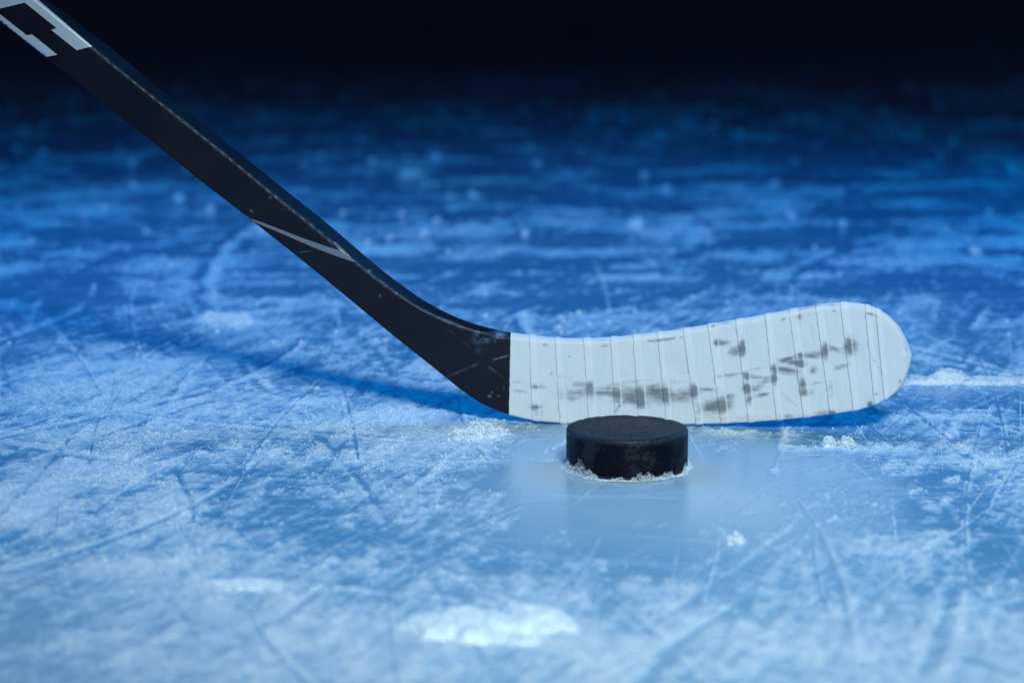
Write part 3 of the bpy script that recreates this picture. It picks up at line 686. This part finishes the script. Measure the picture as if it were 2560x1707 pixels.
for n_i, ka in enumerate(tk):
    last = n_i == len(tk) - 1
    i0 = int(np.searchsorted(su, ku[ka])); i1 = NSEC - 1 if last else int(np.searchsorted(su, ku[ka + 1])) + 2
    A = SEC[i0:i1 + 1]; NN = NRM[i0:i1 + 1]; m_ = len(A)
    dmm = (su[i0:i1 + 1] - su[i0]) / 3.7      # millimetres from the band's left edge
    lap = rng.uniform(3.2, 5.2) if 0 < n_i < len(tk) - 1 else (0.5 if n_i == 0 else 3)
    over = 1 - sstep(lap - .6, lap + .9, dmm)
    wob = fbm(np.arange(m_)[:, None] * .12 + n_i * 9, np.arange(NP)[None, :] * .12, 3)
    off = .00022 + .00045 * over[:, None] + .00022 * (wob - .5)
    if not last: off = off - .00030 * sstep(dmm[-1] - 1.4, dmm[-1] - .3, dmm)[:, None]
    edge_sh = (fbm(np.arange(NP)[None, :] * .35 + n_i * 31, np.zeros((1, NP)), 3) - .5) * .0009
    B = A + NN * off[..., None]
    if last:
        tipw = sstep(.55, 1, np.arange(m_) / m_)[:, None]
        B = B + NN * (tipw * .0012 * (fbm(np.arange(m_)[:, None] * .10, np.arange(NP)[None, :] * .06 + 5, 3) - .5))[..., None]
    tang = np.gradient(A, axis=0); tang /= np.linalg.norm(tang, axis=-1, keepdims=True) + 1e-12
    B = B + tang * (edge_sh * np.exp(-dmm / 2.0)[:, None])[..., None] * (0 if last else 1)
    ring = A[:1] + NN[:1] * -.0001
    B = np.concatenate([ring, B])
    if not last: B = np.concatenate([B, A[-1:] - NN[-1:] * .0001])
    else:
        c_ = B[-1].mean(0); B = np.concatenate([B, (c_ + (B[-1] - c_) * .6 + (.0004, 0, 0))[None], (c_ + (B[-1] - c_) * .05 + (.0006, 0, 0))[None]])
    PXb = to_px(B.reshape(-1, 3)).reshape(B.shape[:2] + (2,))
    S = np.zeros(B.shape[:2])
    for z_, x, y, rx, ry, an_, s_ in SMG:
        cx, cy = z_(x, y); S = 1 - (1 - S) * (1 - np.clip(blob(PXb, cx, cy, rx / 3.92 * 1.25 + .6, ry / 3.92 * 1.3 + .8, an_, s_ * 1.0), 0, .97))
    dm = np.concatenate([[0], dmm, [dmm[-1]] * (B.shape[0] - 1 - m_)]); ov = 1 - sstep(lap - .2, lap + .3, dm)
    hz = B[..., 2]
    S = S * (1.10 + .20 * ov[:, None]) + .20 * ov[:, None] * sstep(.036, .008, hz) * fbm(PXb[..., 0] * .05, PXb[..., 1] * .03, 3)
    S = S * (1 - .6 * np.exp(-((dm - lap - .75) / .55) ** 2))[:, None]
    S += .16 * sstep(.012, .0, hz - .0) * sstep(.42, .6, fbm(PXb[..., 0] * .04, PXb[..., 1] * .05, 3))
    front = (pidx < NCR * 2 + NFR + NTP)[None, :]
    topline = np.exp(-((pidx[None, :] - (NCR + NFR - 1.0)) / 1.3) ** 2) * sstep(.55, .68, fbm(PXb[..., 0] * .022 + 40, PXb[..., 1] * 0, 3)) * .75
    S = np.clip(S + topline, 0, 1) * front
    seam = np.exp(-(dm / .30) ** 2)[:, None] * (.35 + .9 * fbm(np.arange(NP)[None, :] * .2 + n_i * 7, np.zeros((1, NP)), 2)) * (0 if n_i == 0 else 1)
    t_ = loft("tape_wrap", B, M['tape'], blade, origin, {"smudge": S, "seam": np.clip(seam, 0, 1) * np.ones_like(S), "lapped": ov[:, None] * np.ones_like(S)}, caps=last)
    if last: t_['label'] = 'end of the white tape folded round the toe'

# print on the shaft: flat paint laid onto the surface
tree = None
def build_tree():
    V = ALL.reshape(-1, 3); F = grid_faces(len(ALL), NP, True)
    return BVHTree.FromPolygons([Vector(v) for v in V], [tuple(int(i) for i in f) for f in F])
tree = build_tree()
def decal(name, poly, mat, parent, label, step, lift=.00014):
    """poly: outline in photo pixels, dropped onto the stick's surface"""
    b_ = bmesh.new(); f = b_.faces.new([b_.verts.new((x, y, 0)) for x, y in poly])
    P = np.array(poly); lo, hi = P.min(0), P.max(0)
    for axv, k in ((Vector((1, 0, 0)), 0), (Vector((0, 1, 0)), 1)):
        for c in np.arange(lo[k] + step, hi[k], step):
            bmesh.ops.bisect_plane(b_, geom=b_.verts[:] + b_.edges[:] + b_.faces[:], plane_co=axv * c, plane_no=axv, dist=1e-4)
    bmesh.ops.triangulate(b_, faces=b_.faces)
    dead = []
    for v in b_.verts:
        d = Vector(ray(v.co.x, v.co.y)).normalized(); h = tree.ray_cast(Vector(CAM), d)
        if h[0] is None:
            loc, nrm, _, _ = tree.find_nearest(Vector(at_depth(v.co.x, v.co.y, .13)))
        else: loc, nrm = h[0], h[1]
        if nrm.dot(d) > 0: nrm = -nrm
        v.co = loc + nrm * lift - Vector(origin)
    me = bpy.data.meshes.new(name); bmesh.ops.recalc_face_normals(b_, faces=b_.faces); b_.to_mesh(me); b_.free()
    me.materials.append(mat); 
    for p in me.polygons: p.use_smooth = True
    o = bpy.data.objects.new(name, me); col.objects.link(o); o.parent = parent; o['label'] = label
    return o
def z4(x, y): return x / 5.227, y / 5.227
upper = [z4(*p) for p in ((-330, -80), (-330, 190), (0, 115), (325, 38), (740, 370), (670, 395), (1005, 660), (1160, 618), (1212, 616), (960, 402), (470, -20), (300, -160), (60, -160))]
decal("printed_letter", upper, M['white_print'], shaft, 'white block lettering along the upper edge of the shaft', 2.5)
lower = [z4(*p) for p in ((-330, -65), (0, 190), (350, 465), (420, 455), (750, 718), (600, 747), (560, 738), (0, 292), (-330, 30))]
decal("printed_letter", lower, M['white_print'], shaft, 'white block lettering along the lower edge of the shaft', 2.5)
chev = [z5(*p) for p in ((425, 350), (500, 376), (700, 450), (1000, 568), (1200, 636), (1372, 692), (1300, 604), (1330, 612), (1425, 702), (1517, 803), (1440, 782), (1300, 732), (1100, 655), (800, 524), (600, 440), (480, 384))]
decal("printed_stripe", chev, M['silver_print'], shaft, 'thin silver stripe slanting across the shaft', 5, .00012)
